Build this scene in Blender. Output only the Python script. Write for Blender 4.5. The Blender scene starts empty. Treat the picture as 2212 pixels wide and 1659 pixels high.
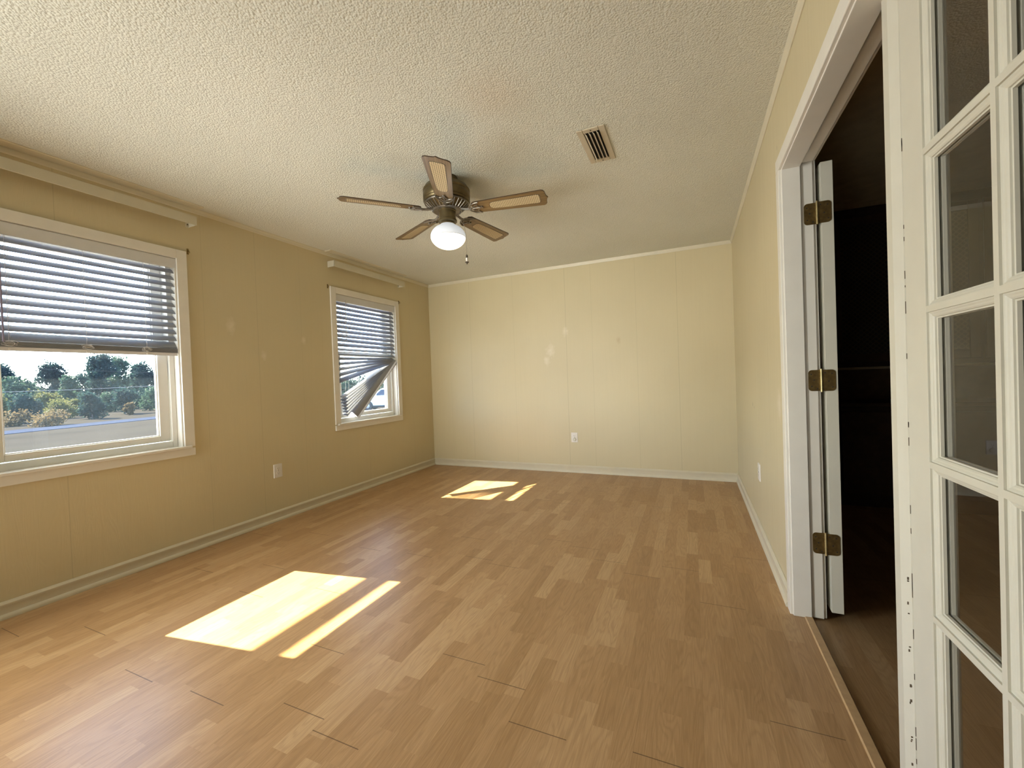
import bpy, bmesh, math, random
from mathutils import Vector, Matrix
C = bpy.context.scene.collection
S = bpy.context.scene
PI = math.pi

# ------------------------------------------------------------------ camera
cam_d = bpy.data.cameras.new('camera'); cam = bpy.data.objects.new('camera', cam_d); C.objects.link(cam)
S.camera = cam
cam_d.sensor_width = 36.0; cam_d.lens = 892.353 * 36.0 / 2212.0
cam_d.clip_start = 0.02; cam_d.clip_end = 500
yaw, pitch, roll = 0.41260, -0.013471, -0.0369885
cy, sy, cp, sp = math.cos(yaw), math.sin(yaw), math.cos(pitch), math.sin(pitch)
fwd = Vector((-sy*cp, cy*cp, sp)); right = Vector((cy, sy, 0)); up = right.cross(fwd)
r2 = math.cos(roll)*right + math.sin(roll)*up
u2 = -math.sin(roll)*right + math.cos(roll)*up
M = Matrix((r2, u2, -fwd)).transposed().to_4x4()
M.translation = Vector((0, 0, 1.13245))
cam.matrix_world = M

# ------------------------------------------------------------------ light
S.view_settings.view_transform = 'Standard'; S.view_settings.look = 'None'
S.view_settings.gamma = 1.0; S.view_settings.use_curve_mapping = False
S.view_settings.exposure = 0.0
SUN_DIR = Vector((1.28, 0.188, -1.0)).normalized()
w = bpy.data.worlds.new('sky'); S.world = w; w.use_nodes = True
wn = w.node_tree.nodes; wl = w.node_tree.links
wn.clear()
bg = wn.new('ShaderNodeBackground'); wo = wn.new('ShaderNodeOutputWorld')
sky = wn.new('ShaderNodeTexSky'); sky.sky_type = 'NISHITA'; sky.sun_disc = False
sky.sun_elevation = math.radians(37.7); sky.sun_rotation = math.radians(-98)
sky.air_density = 1.0; sky.dust_density = 1.0; sky.ozone_density = 1.0
bg.inputs['Strength'].default_value = 1.45
tn = wn.new('ShaderNodeMix'); tn.data_type = 'RGBA'; tn.blend_type = 'MULTIPLY'; tn.inputs[0].default_value = 1; tn.inputs[7].default_value = (.74, .93, 1.22, 1)
wl.new(sky.outputs[0], tn.inputs[6]); hz = wn.new('ShaderNodeMix'); hz.data_type = 'RGBA'; hz.blend_type = 'ADD'; hz.inputs[0].default_value = 1; hz.inputs[7].default_value = (.42, .50, .56, 1)   # pale haze over the whole sky
wl.new(tn.outputs[2], hz.inputs[6]); wl.new(hz.outputs[2], bg.inputs[0]); wl.new(bg.outputs[0], wo.inputs[0])
sun_d = bpy.data.lights.new('sun', 'SUN'); sun = bpy.data.objects.new('sun', sun_d); C.objects.link(sun)
sun_d.energy = 47.0; sun_d.angle = math.radians(0.4); sun_d.color = (1.0, 0.90, 0.64)
sun.rotation_euler = SUN_DIR.to_track_quat('-Z', 'Y').to_euler()
# added fill lamp in front of the solid wall behind the camera
bk_d = bpy.data.lights.new('rear_fill', 'AREA'); bk = bpy.data.objects.new('rear_fill', bk_d); C.objects.link(bk)
bk_d.shape = 'RECTANGLE'; bk_d.size = 2.6; bk_d.size_y = 2.0; bk_d.energy = 27.0; bk_d.color = (.98, 1.0, 0.93); bk_d.spread = math.radians(60)
bk.location = (-1.75, -1.27, 1.0); bk.rotation_euler = (PI/2, 0, PI)   # looks along +Y
bk.rotation_euler = Vector((.05, 1, .24)).to_track_quat('-Z', 'Y').to_euler()

# added fill lamp at the solid left wall, behind the camera's left shoulder
sd_d = bpy.data.lights.new('side_fill', 'AREA'); sd = bpy.data.objects.new('side_fill', sd_d); C.objects.link(sd)
sd_d.shape = 'RECTANGLE'; sd_d.size = 1.45; sd_d.size_y = 1.9; sd_d.energy = 100.0; sd_d.color = (.98, 1.0, .95); sd_d.spread = math.radians(125)
sd.location = (-3.24, -.38, 1.15); sd.rotation_euler = Vector((1, .95, -.12)).to_track_quat('-Z', 'Y').to_euler()

# ------------------------------------------------------------------ room numbers
XL, XR, YF, YB, H = -3.261, 0.397, 4.725, -1.30, 2.44
XRO = 0.509                                     # other face of the right wall

# ------------------------------------------------------------------ mesh helpers
class MB:
    def __init__(s): s.bm = bmesh.new()
    def box(s, a, b, rot=None, piv=None):
        x0, x1 = sorted((a[0], b[0])); y0, y1 = sorted((a[1], b[1])); z0, z1 = sorted((a[2], b[2]))
        v = [s.bm.verts.new(p) for p in ((x0,y0,z0),(x1,y0,z0),(x1,y1,z0),(x0,y1,z0),(x0,y0,z1),(x1,y0,z1),(x1,y1,z1),(x0,y1,z1))]
        for f in ((0,3,2,1),(4,5,6,7),(0,1,5,4),(1,2,6,5),(2,3,7,6),(3,0,4,7)): s.bm.faces.new([v[i] for i in f])
        if rot is not None:
            bmesh.ops.rotate(s.bm, verts=v, cent=piv or (0,0,0), matrix=rot)
        return v
    def hexa(s, pts):                           # 8 corner points in box order
        v = [s.bm.verts.new(p) for p in pts]
        for f in ((0,3,2,1),(4,5,6,7),(0,1,5,4),(1,2,6,5),(2,3,7,6),(3,0,4,7)): s.bm.faces.new([v[i] for i in f])
    def prism(s, prof, p0, p1, ax, ay):         # profile (u,v) swept from p0 to p1, u along ax, v along ay
        ax, ay, p0, p1 = map(Vector, (ax, ay, p0, p1))
        a = [s.bm.verts.new(p0 + ax*u + ay*v) for u, v in prof]; b = [s.bm.verts.new(p1 + ax*u + ay*v) for u, v in prof]
        n = len(prof)
        for i in range(n): s.bm.faces.new((a[i], a[(i+1) % n], b[(i+1) % n], b[i]))
        s.bm.faces.new(a[::-1]); s.bm.faces.new(b)
    def tube(s, pts, r, n=8, cap=True):
        pts = [Vector(p) for p in pts]; rings = []
        for i, p in enumerate(pts):
            d = (pts[min(i+1, len(pts)-1)] - pts[max(i-1, 0)]).normalized()
            q = d.to_track_quat('Z', 'Y'); rr = r[i] if isinstance(r, (list, tuple)) else r
            rings.append([s.bm.verts.new(p + q @ Vector((rr*math.cos(2*PI*k/n), rr*math.sin(2*PI*k/n), 0))) for k in range(n)])
        for a, b in zip(rings, rings[1:]):
            for k in range(n): s.bm.faces.new((a[k], a[(k+1) % n], b[(k+1) % n], b[k]))
        if cap: s.bm.faces.new(rings[0][::-1]); s.bm.faces.new(rings[-1])
    def lathe(s, prof, c=(0,0,0), n=40):        # prof (r,z)
        rings = []
        for r, z in prof:
            rings.append([s.bm.verts.new((c[0]+max(r,1e-4)*math.cos(2*PI*k/n), c[1]+max(r,1e-4)*math.sin(2*PI*k/n), c[2]+z)) for k in range(n)])
        for a, b in zip(rings, rings[1:]):
            for k in range(n): s.bm.faces.new((a[k], a[(k+1) % n], b[(k+1) % n], b[k]))
        s.bm.faces.new(rings[0][::-1]); s.bm.faces.new(rings[-1])
    def poly(s, pts, z0, z1):                   # outline in xy extruded in z
        a = [s.bm.verts.new((x, y, z0)) for x, y in pts]; b = [s.bm.verts.new((x, y, z1)) for x, y in pts]
        n = len(pts)
        for i in range(n): s.bm.faces.new((a[i], a[(i+1) % n], b[(i+1) % n], b[i]))
        s.bm.faces.new(a[::-1]); s.bm.faces.new(b)
    def quad(s, pts): s.bm.faces.new([s.bm.verts.new(p) for p in pts])
    def xf(s, m): bmesh.ops.transform(s.bm, matrix=m, verts=s.bm.verts); return s
    def build(s, name, mat, parent=None, loc=None, smooth=False, bevel=0, fix=True):
        if fix: bmesh.ops.recalc_face_normals(s.bm, faces=s.bm.faces)
        me = bpy.data.meshes.new(name); s.bm.to_mesh(me); s.bm.free()
        for m in (mat if isinstance(mat, (list, tuple)) else [mat]): me.materials.append(m)
        o = bpy.data.objects.new(name, me); C.objects.link(o)
        if parent is not None: o.parent = parent
        if loc is not None: o.location = loc
        if smooth:
            for p in me.polygons: p.use_smooth = True
            me.set_sharp_from_angle(angle=math.radians(38))
        if bevel:
            b = o.modifiers.new('edge', 'BEVEL'); b.width = bevel; b.segments = 2; b.limit_method = 'ANGLE'; b.angle_limit = math.radians(40)
        return o

def thing(name, label, cat, loc=(0,0,0), group=None):
    o = bpy.data.objects.new(name, None); C.objects.link(o); o.location = loc; o.empty_display_size = 0.1
    o['label'] = label; o['category'] = cat
    if group: o['group'] = group
    return o
def tag(o, label, cat, group=None, kind=None):
    o['label'] = label; o['category'] = cat
    if group: o['group'] = group
    if kind: o['kind'] = kind
    return o
def struct(o, label=None, cat=None):
    o['kind'] = 'structure'
    if label: o['label'] = label; o['category'] = cat
    return o
def sempty(name, label, cat):
    o = bpy.data.objects.new(name, None); C.objects.link(o); o['kind'] = 'structure'; o['label'] = label; o['category'] = cat
    return o

# ------------------------------------------------------------------ materials
class NT:
    def __init__(s, name):
        s.m = bpy.data.materials.new(name); s.m.use_nodes = True; s.t = s.m.node_tree; s.n = s.t.nodes; s.l = s.t.links
        s.b = s.n['Principled BSDF']
    def new(s, t, **k):
        n = s.n.new(t)
        for a, v in k.items(): setattr(n, a, v)
        return n
    def put(s, sock, v):
        if hasattr(v, 'is_output'): s.l.new(v, sock)
        elif v is not None: sock.default_value = v
    def math(s, op, a, b=None, c=None, clamp=False):
        n = s.new('ShaderNodeMath', operation=op, use_clamp=clamp); s.put(n.inputs[0], a); s.put(n.inputs[1], b); s.put(n.inputs[2], c); return n.outputs[0]
    def pos(s):
        g = s.new('ShaderNodeTexCoord'); x = s.new('ShaderNodeSeparateXYZ'); s.l.new(g.outputs['Object'], x.inputs[0])
        return g.outputs['Object'], x.outputs[0], x.outputs[1], x.outputs[2]
    def mapped(s, vec, scale):
        m = s.new('ShaderNodeMapping'); s.l.new(vec, m.inputs[0]); m.inputs['Scale'].default_value = scale; return m.outputs[0]
    def noise(s, vec, scale, detail=3, rough=.5, dist=0):
        n = s.new('ShaderNodeTexNoise'); s.put(n.inputs['Vector'], vec); n.inputs['Scale'].default_value = scale
        n.inputs['Detail'].default_value = detail; n.inputs['Roughness'].default_value = rough; n.inputs['Distortion'].default_value = dist
        return n.outputs[0]
    def ramp(s, f, stops):
        r = s.new('ShaderNodeValToRGB'); s.put(r.inputs[0], f); e = r.color_ramp.elements
        e[0].position, e[0].color = stops[0][0], (*stops[0][1], 1); e[1].position, e[1].color = stops[-1][0], (*stops[-1][1], 1)
        for p, c in stops[1:-1]: k = e.new(p); k.color = (*c, 1)
        return r.outputs[0]
    def mix(s, f, a, b, mode='MIX'):
        m = s.new('ShaderNodeMix', data_type='RGBA', blend_type=mode); s.put(m.inputs[0], f)
        s.put(m.inputs[6], a if hasattr(a, 'is_output') else (*a, 1)); s.put(m.inputs[7], b if hasattr(b, 'is_output') else (*b, 1)); return m.outputs[2]
    def bump(s, h, strength, dist):
        b = s.new('ShaderNodeBump'); s.put(b.inputs['Height'], h); b.inputs['Strength'].default_value = strength; b.inputs['Distance'].default_value = dist
        s.l.new(b.outputs[0], s.b.inputs['Normal'])
    def fin(s, col=None, rough=None, metal=None, spec=None):
        if col is not None: s.put(s.b.inputs['Base Color'], col if hasattr(col, 'is_output') else (*col, 1))
        if rough is not None: s.put(s.b.inputs['Roughness'], rough)
        if metal is not None: s.put(s.b.inputs['Metallic'], metal)
        if spec is not None: s.put(s.b.inputs['Specular IOR Level'], spec)
        return s.m

def plain(name, col, rough=.5, metal=0, var=.08, scale=12, bump=0, spec=None):
    t = NT(name); v, x, y, z = t.pos()
    n = t.noise(v, scale, 4)
    c = t.ramp(n, [(.25, tuple(k*(1-var) for k in col)), (.75, tuple(min(1, k*(1+var)) for k in col))])
    if bump: t.bump(t.noise(v, scale*6, 3), .3, bump)
    return t.fin(c, rough, metal, spec)

def wall_paint(name, col, axis, seams, spots=()):
    """painted wood panelling: thin vertical seams, embossed grain, a few rubbed patches"""
    t = NT(name); v, x, y, z = t.pos(); a = x if axis == 'x' else y
    tot = None
    for s_, wd in seams:
        k = t.math('LESS_THAN', t.math('ABSOLUTE', t.math('SUBTRACT', a, s_)), wd)
        tot = k if tot is None else t.math('MAXIMUM', tot, k)
    sc = (60, 60, 1.6)
    g = t.noise(t.mapped(v, sc), 1.0, 5, .65, .4)
    big = t.noise(v, .9, 2)
    rng = t.noise(t.mapped(v, (9, 9, 1.1)), 1.2, 2, .5, .8)
    rings = t.math('SINE', t.math('MULTIPLY', rng, 95))
    base = t.ramp(big, [(.3, tuple(k*.95 for k in col)), (.7, tuple(k*1.04 for k in col))])
    base = t.mix(t.math('MULTIPLY', t.math('SUBTRACT', g, .45, clamp=True), .5), base, tuple(k*.86 for k in col))
    for (u, zz, r, cc) in spots:
        d = t.math('SQRT', t.math('ADD', t.math('POWER', t.math('MULTIPLY', t.math('SUBTRACT', a, u), 1.6), 2.0), t.math('POWER', t.math('SUBTRACT', z, zz), 2.0)))
        d = t.math('ADD', d, t.math('MULTIPLY', t.math('SUBTRACT', t.noise(v, 30, 3), .5), r*1.3))
        m = t.math('MULTIPLY', t.math('SUBTRACT', 1.0, t.math('DIVIDE', d, r), clamp=True), .9, clamp=True)
        base = t.mix(m, base, cc)
    base = t.mix(t.math('MULTIPLY', tot, .28), base, tuple(k*.45 for k in col))
    h = t.math('ADD', t.math('ADD', t.math('MULTIPLY', g, .8), t.math('MULTIPLY', rings, .12)), t.math('MULTIPLY', tot, -2.0))
    t.bump(h, .35, .0012)
    return t.fin(base, t.math('ADD', .36, t.math('MULTIPLY', g, .16)), spec=.45)

def laminate(name, dark=1.0):
    """three strip oak laminate, strips run along Y"""
    t = NT(name); v, x, y, z = t.pos()
    W_ = .0655
    xs = t.math('DIVIDE', x, W_); col = t.math('FLOOR', xs); fx = t.math('FRACT', xs)
    wn_ = t.new('ShaderNodeTexWhiteNoise', noise_dimensions='1D'); t.l.new(col, wn_.inputs['W'])
    off = wn_.outputs[0]
    ys = t.math('ADD', t.math('DIVIDE', y, .41), t.math('MULTIPLY', off, 7.3))
    # two alternating block lengths
    wob = t.math('MULTIPLY', t.math('SINE', t.math('MULTIPLY', ys, 2.4)), .18)
    ys2 = t.math('ADD', ys, wob)
    row = t.math('FLOOR', ys2); fy = t.math('FRACT', ys2)
    cv = t.new('ShaderNodeCombineXYZ'); t.l.new(col, cv.inputs[0]); t.l.new(row, cv.inputs[1])
    w2 = t.new('ShaderNodeTexWhiteNoise', noise_dimensions='2D'); t.l.new(cv.outputs[0], w2.inputs['Vector'])
    rnd = w2.outputs[0]
    d = dark
    base = t.ramp(rnd, [(0, (.40*d, .235*d, .105*d)), (.3, (.45*d, .27*d, .125*d)), (.75, (.50*d, .31*d, .15*d)), (1, (.56*d, .365*d, .185*d))])
    # grain: every block samples its own part of the noise
    gx = t.math('ADD', t.math('MULTIPLY', x, 1.0), t.math('MULTIPLY', rnd, 37.0))
    gv = t.new('ShaderNodeCombineXYZ'); t.l.new(gx, gv.inputs[0]); t.l.new(t.math('ADD', y, t.math('MULTIPLY', rnd, 11.0)), gv.inputs[1])
    fine = t.noise(t.mapped(gv.outputs[0], (340, 9, 1)), 1, 4, .65, .2)
    cath = t.noise(t.mapped(gv.outputs[0], (17, 2.1, 1)), 1, 1.5, .4, .5)
    ring = t.math('SINE', t.math('MULTIPLY', cath, 70))
    ring = t.math('MULTIPLY', t.math('ADD', ring, 1), .5)
    ring = t.math('POWER', ring, 2.2)
    base = t.mix(t.math('MULTIPLY', ring, .22), base, (.22*d, .115*d, .045*d))
    base = t.mix(t.math('MULTIPLY', t.math('SUBTRACT', fine, .42, clamp=True), 1.0, clamp=True), base, (.24*d, .125*d, .05*d))
    base = t.mix(t.math('MULTIPLY', t.math('SUBTRACT', .46, fine, clamp=True), 1.3, clamp=True), base, (.70*d, .49*d, .28*d))
    # board joints (three strips to a board)
    bs = t.math('DIVIDE', x, W_*3); bc = t.math('FLOOR', bs); fb = t.math('FRACT', bs)
    w3 = t.new('ShaderNodeTexWhiteNoise', noise_dimensions='1D'); t.l.new(t.math('ADD', bc, 41.3), w3.inputs['W'])
    by = t.math('ADD', t.math('DIVIDE', y, 1.29), t.math('MULTIPLY', w3.outputs[0], 5.1)); fby = t.math('FRACT', by)
    j1 = t.math('LESS_THAN', fby, .0024); j2 = t.math('LESS_THAN', fb, .007)
    base = t.mix(t.math('MULTIPLY', j2, .25), base, (.12*d, .06*d, .02*d))
    base = t.mix(t.math('MULTIPLY', j1, .75), base, (.07*d, .035*d, .015*d))
    t.bump(t.math('ADD', t.math('MULTIPLY', fine, .3), t.math('MULTIPLY', t.math('MAXIMUM', j1, j2), -1)), .12, .0008)
    sm = t.noise(v, 3.5, 3)
    return t.fin(base, t.math('ADD', .30, t.math('MULTIPLY', sm, .10)), spec=.32)

def popcorn():
    t = NT('popcorn_ceiling'); v, x, y, z = t.pos()
    vo = t.new('ShaderNodeTexVoronoi', feature='F1'); t.l.new(v, vo.inputs['Vector']); vo.inputs['Scale'].default_value = 120; vo.inputs['Randomness'].default_value = 1
    n = t.noise(v, 60, 4, .6)
    h = t.math('ADD', t.math('SUBTRACT', 1.0, t.math('MULTIPLY', vo.outputs[0], 1.4)), t.math('MULTIPLY', n, .9))
    t.bump(h, .8, .0024)
    speck_shade = t.math('GREATER_THAN', t.noise(v, 150, 2, .55), .655)  # shade between the popcorn grains, painted as dark specks
    big = t.noise(v, 1.1, 2)
    base = t.ramp(big, [(.3, (.64, .635, .55)), (.7, (.69, .685, .60))])
    base = t.mix(t.math('MULTIPLY', speck_shade, .5), base, (.30, .25, .17))
    st = t.math('SUBTRACT', 1.0, t.math('DIVIDE', t.math('SQRT', t.math('ADD', t.math('POWER', t.math('ADD', x, .80), 2.0), t.math('POWER', t.math('SUBTRACT', y, 1.74), 2.0))), .22), clamp=True)
    base = t.mix(t.math('MULTIPLY', st, .25), base, (.60, .42, .27))
    return t.fin(base, .9, spec=.15)

def glass(name, veil=.05, tint=(1,1,1), ior=1.5):
    t = NT(name); t.n.remove(t.b); out = [n for n in t.n if n.type == 'OUTPUT_MATERIAL'][0]
    tr = t.new('ShaderNodeBsdfTransparent'); tr.inputs[0].default_value = (*tint, 1)
    gl = t.new('ShaderNodeBsdfGlossy'); gl.inputs['Roughness'].default_value = .0
    fr = t.new('ShaderNodeFresnel'); fr.inputs['IOR'].default_value = ior
    ge = t.new('ShaderNodeNewGeometry')
    m1 = t.new('ShaderNodeMixShader'); t.l.new(t.math('MULTIPLY', fr.outputs[0], t.math('SUBTRACT', 1.0, ge.outputs['Backfacing'])), m1.inputs[0]); t.l.new(tr.outputs[0], m1.inputs[1]); t.l.new(gl.outputs[0], m1.inputs[2])
    last = m1.outputs[0]
    if veil:
        v = t.new('ShaderNodeTexCoord').outputs['Object']
        tl = t.new('ShaderNodeBsdfTranslucent'); tl.inputs[0].default_value = (.60, .80, 1, 1)  # bluish translucent layer putting a hazy veil over the view outside
        m2 = t.new('ShaderNodeMixShader'); f = t.math('MULTIPLY', t.math('ADD', .7, t.math('MULTIPLY', t.noise(v, 3, 3), .6)), veil)
        t.l.new(f, m2.inputs[0]); t.l.new(last, m2.inputs[1]); t.l.new(tl.outputs[0], m2.inputs[2]); last = m2.outputs[0]
    t.l.new(last, out.inputs[0]); return t.m

WALLC = (.60, .52, .33)
FLOORM = laminate('oak_laminate')
CEIL = popcorn()
TRIM = plain('trim_paint', (.64, .585, .44), .4, var=.03)
CASE = plain('white_gloss_paint', (.74, .71, .64), .33, var=.03)
VINYL = plain('white_vinyl', (.80, .80, .76), .35, var=.02)
DOORP = plain('door_paint', (.60, .58, .49), .35, var=.03)
BLIND = plain('blind_slat', (.62, .62, .62), .45, var=.03)
def slat_mat():
    t = NT('slat_pvc'); t.fin((.31, .32, .335), .45); tl = t.new('ShaderNodeBsdfTranslucent'); tl.inputs[0].default_value = (.42, .63, .97, 1)  # shade and blue skylight on white slats put into base and tint
    mx = t.new('ShaderNodeMixShader'); mx.inputs[0].default_value = .13; out = [q for q in t.n if q.type == 'OUTPUT_MATERIAL'][0]
    t.l.new(t.b.outputs[0], mx.inputs[1]); t.l.new(tl.outputs[0], mx.inputs[2]); t.l.new(mx.outputs[0], out.inputs[0]); return t.m
SLAT = slat_mat()
RODM = plain('rod_cover_enamel', (.60, .56, .43), .4, var=.03)
BRASS = plain('aged_brass', (.20, .135, .05), .45, .85, var=.35, scale=60)
BRASSL = plain('worn_brass_pin', (.45, .36, .18), .35, .8, var=.25, scale=60)
BLACK = plain('shade_black', (.01, .01, .01), .8)
DARKM = plain('dark_screw', (.04, .03, .02), .5)
PLATE = plain('outlet_plastic', (.72, .68, .63), .35, var=.03)
WGLASS = glass('window_glass', .0035)
DGLASS = glass('door_glass', .012, ior=1.75)

# ------------------------------------------------------------------ floor, ceiling, walls
m = MB(); m.box((XL-.18, YB-.12, -.12), (.436, YF+.12, 0)); struct(m.build('floor', FLOORM), 'three strip oak laminate floor of the empty room', 'floor')
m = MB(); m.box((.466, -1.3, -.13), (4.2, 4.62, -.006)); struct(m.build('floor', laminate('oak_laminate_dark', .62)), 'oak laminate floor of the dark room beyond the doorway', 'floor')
m = MB(); m.prism([(0, 0), (.004, .005), (.030, .006), (.034, 0), (.034, -.02), (0, -.02)], (.434, .30, 0), (.434, 2.232, 0), (1, 0, 0), (0, 0, 1))
struct(m.build('trim_1', plain('threshold_oak', (.46, .30, .15), .35, var=.1, scale=40)), 'oak threshold strip across the doorway floor', 'threshold strip')
m = MB(); m.box((XL-.18, YB-.12, H), (XRO+.02, YF+.12, H+.12)); struct(m.build('ceiling', CEIL), 'beige popcorn textured ceiling above the room', 'ceiling')
m = MB(); m.box((XRO+.02, -1.42, H), (4.3, 4.74, H+.12)); struct(m.build('ceiling', plain('dim_ceiling', (.62, .52, .34), .9)), 'plain ceiling of the dark room beyond the doorway', 'ceiling')

SP = (.70, .62, .47)
m = MB(); m.box((XL-.18, YF, 0), (XRO+.2, YF+.12, H))
struct(m.build('wall_far', wall_paint('panelling_far', WALLC, 'x', [(-2.63, .0022), (-1.351, .003), (-1.044, .0015), (-.552, .0016), (-.131, .0025), (-2.02, .0012), (-2.95, .001)],
      [(-1.55, 1.45, .10, SP), (-1.60, 1.33, .07, SP), (-1.36, 1.66, .07, SP), (-.75, 1.52, .05, (.48, .38, .22))])), 'far beige panelled wall with one outlet', 'wall')
def ybox(m, x0, x1, y0, y1, z0, z1): m.box((x0, y0, z0), (x1, y1, z1))
WIN = [1.261, 3.557]; WH = .455; WZ0, WZ1 = .745, 2.053
m = MB(); x0, x1 = XL-.18, XL
ybox(m, x0, x1, YB-.12, WIN[0]-WH, 0, H); ybox(m, x0, x1, WIN[0]+WH, WIN[1]-WH, 0, H); ybox(m, x0, x1, WIN[1]+WH, YF, 0, H)
for c in WIN: ybox(m, x0, x1, c-WH, c+WH, 0, WZ0-.02); ybox(m, x0, x1, c-WH, c+WH, WZ1, H)
struct(m.build('wall_left', wall_paint('panelling_left', WALLC, 'y', [(2.286, .0018), (1.123, .0018), (3.50, .0012), (4.30, .001), (1.88, .0012), (2.70, .001)],
      [(2.07, 1.62, .07, SP), (2.33, 1.40, .05, SP), (2.72, 1.55, .045, SP)])), 'left beige panelled wall holding both windows', 'wall')
m = MB(); x0, x1 = XR, XRO
OY0, OY1, OZ = .385, 2.237, 2.048
ybox(m, x0, x1, YB-.12, OY0, 0, H); ybox(m, x0, x1, OY1, YF, 0, H); ybox(m, x0, x1, OY0, OY1, OZ, H)
struct(m.build('wall_right', wall_paint('panelling_right', WALLC, 'y', [(2.75, .0014), (3.55, .0016), (4.05, .001)], [(2.45, .95, .10, SP), (2.38, 1.45, .08, SP), (3.475, .878, .020, (.14, .10, .06)), (3.40, .862, .014, (.14, .10, .06)), (2.33, 2.18, .012, (.2, .14, .08))])), 'right beige panelled wall with the double doorway', 'wall')
# solid wall behind the camera
m = MB(); m.box((XL, YB-.12, 0), (XR, YB, H))
struct(m.build('wall_near', plain('near_wall_paint', WALLC, .5)), 'beige wall behind the camera', 'wall')
# shell of the dark room
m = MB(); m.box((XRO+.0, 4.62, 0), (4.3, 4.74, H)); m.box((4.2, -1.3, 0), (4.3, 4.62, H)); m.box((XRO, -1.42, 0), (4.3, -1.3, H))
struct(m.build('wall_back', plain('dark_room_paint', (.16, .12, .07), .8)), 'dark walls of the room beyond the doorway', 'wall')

# crown moulding and baseboards
crown = [(0, 0), (.0157, 0), (.0157, -.006), (.012, -.012), (.010, -.018), (.0075, -.024), (.0075, -.029), (.004, -.034), (0, -.034)]
base = [(0, 0), (.0215, 0), (.0225, .008), (.020, .019), (.0125, .026), (.0115, .060), (.0155, .066), (.0155, .076), (.010, .083), (.004, .088), (0, .088)]
for nm, a, b, ax in (('left', (XL, YB, 0), (XL, YF, 0), (1,0,0)), ('far', (XL, YF, 0), (XR, YF, 0), (0,-1,0)), ('right', (XR, YB, 0), (XR, YF, 0), (-1,0,0))):
    m = MB(); m.prism(crown, (a[0], a[1], H), (b[0], b[1], H), ax, (0,0,1))
    struct(m.build('trim_'+{'left':'2','far':'3','right':'4'}[nm], TRIM, smooth=True), 'thin cream crown moulding along the %s wall' % nm, 'crown moulding')
    if nm == 'right': a = (XR, 2.292, 0)
    m = MB(); m.prism(base, a, b, ax, (0,0,1))
    struct(m.build('baseboard_'+nm, TRIM, smooth=True), 'cream baseboard with shoe moulding along the %s wall' % nm, 'baseboard')
for i, (ya, yb) in enumerate(((.66, 1.858), (2.985, 4.145))):
    m = MB(); m.prism([(.0157, 0), (.095, 0), (.095, -.003), (.090, -.0075), (.030, -.009), (.0157, -.004)], (XL, ya, H), (XL, yb, H), (1,0,0), (0,0,1))
    struct(m.build('trim_%d' % (5+i), TRIM), 'flat ceiling strip above the %s window' % ('near', 'far')[i], 'ceiling strip')

# ------------------------------------------------------------------ windows
def window(n, yc, label):
    w_ = sempty('window_%d' % n, label, 'window')
    def B(name, boxes, mat, bevel=.0015, par=w_):
        m = MB()
        for b in boxes: m.box(*b)
        return m.build(name, mat, par, bevel=bevel)
    a, b = yc-WH, yc+WH
    oa, ob = yc-.515, yc+.515
    c = B('casing', [((XL, oa, .735), (XL+.015, a+.004, 2.112)), ((XL, b-.004, .735), (XL+.015, ob, 2.112)), ((XL, a+.004, WZ1-.004), (XL+.015, b-.004, 2.112))], CASE, .002)
    B('apron', [((XL, oa, .675), (XL+.0155, ob, .727))], CASE, .002)
    B('sill', [((XL-.052, a+.0, .727), (XL+.0, b-.0, .744)), ((XL+.0, yc-.489, .727), (XL+.031, yc+.489, .744))], CASE, .003)
    t_ = .012
    B('jamb_lining', [((XL-.18, a, .70), (XL-.002, a+t_, WZ1)), ((XL-.18, b-t_, .70), (XL-.002, b, WZ1)), ((XL-.18, a+t_, WZ1-t_), (XL-.002, b-t_, WZ1)), ((XL-.18, a+t_, .70), (XL-.052, b-t_, .727))], CASE, 0)
    # vinyl frame
    x0, x1 = XL-.17, XL-.052; fi = .412
    B('frame', [((x0, a+t_, .727), (x1, yc-fi, WZ1-t_)), ((x0, yc+fi, .727), (x1, b-t_, WZ1-t_)), ((x0, yc-fi, 2.012), (x1, yc+fi, WZ1-t_)), ((x0, yc-fi, .727), (x1, yc+fi, .785))], VINYL, .003)
    g = .349
    def sash(name, x0, x1, z0, z1, rb, rt):
        f2 = fi-.003
        s_ = B(name, [((x0, yc-f2, z0), (x1, yc-g, z1)), ((x0, yc+g, z0), (x1, yc+f2, z1)), ((x0, yc-g, z0), (x1, yc+g, z0+rb)), ((x0, yc-g, z1-rt), (x1, yc+g, z1))], VINYL, .003)
        B('glazing_bead', [((x0+.004, yc-g, z0+rb), (x1-.010, yc-g+.007, z1-rt)), ((x0+.004, yc+g-.007, z0+rb), (x1-.010, yc+g, z1-rt)), ((x0+.004, yc-g+.007, z0+rb), (x1-.010, yc+g-.007, z0+rb+.006)), ((x0+.004, yc-g+.007, z1-rt-.006), (x1-.010, yc+g-.007, z1-rt))], VINYL, 0, s_)
        xm = (x0+x1)/2-.003
        B('glass', [((xm-.002, yc-g, z0+rb), (xm+.002, yc+g, z1-rt))], WGLASS, 0, s_)
        return s_
    sash('lower_sash', XL-.103, XL-.069, .788, 1.478, .040, .040)
    sash('upper_sash', XL-.142, XL-.108, 1.440, 2.009, .036, .036)
    return w_
window(1, WIN[0], 'near white sash window on the left wall, with its blind half down')
window(2, WIN[1], 'far white sash window on the left wall, with a collapsed blind')

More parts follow.
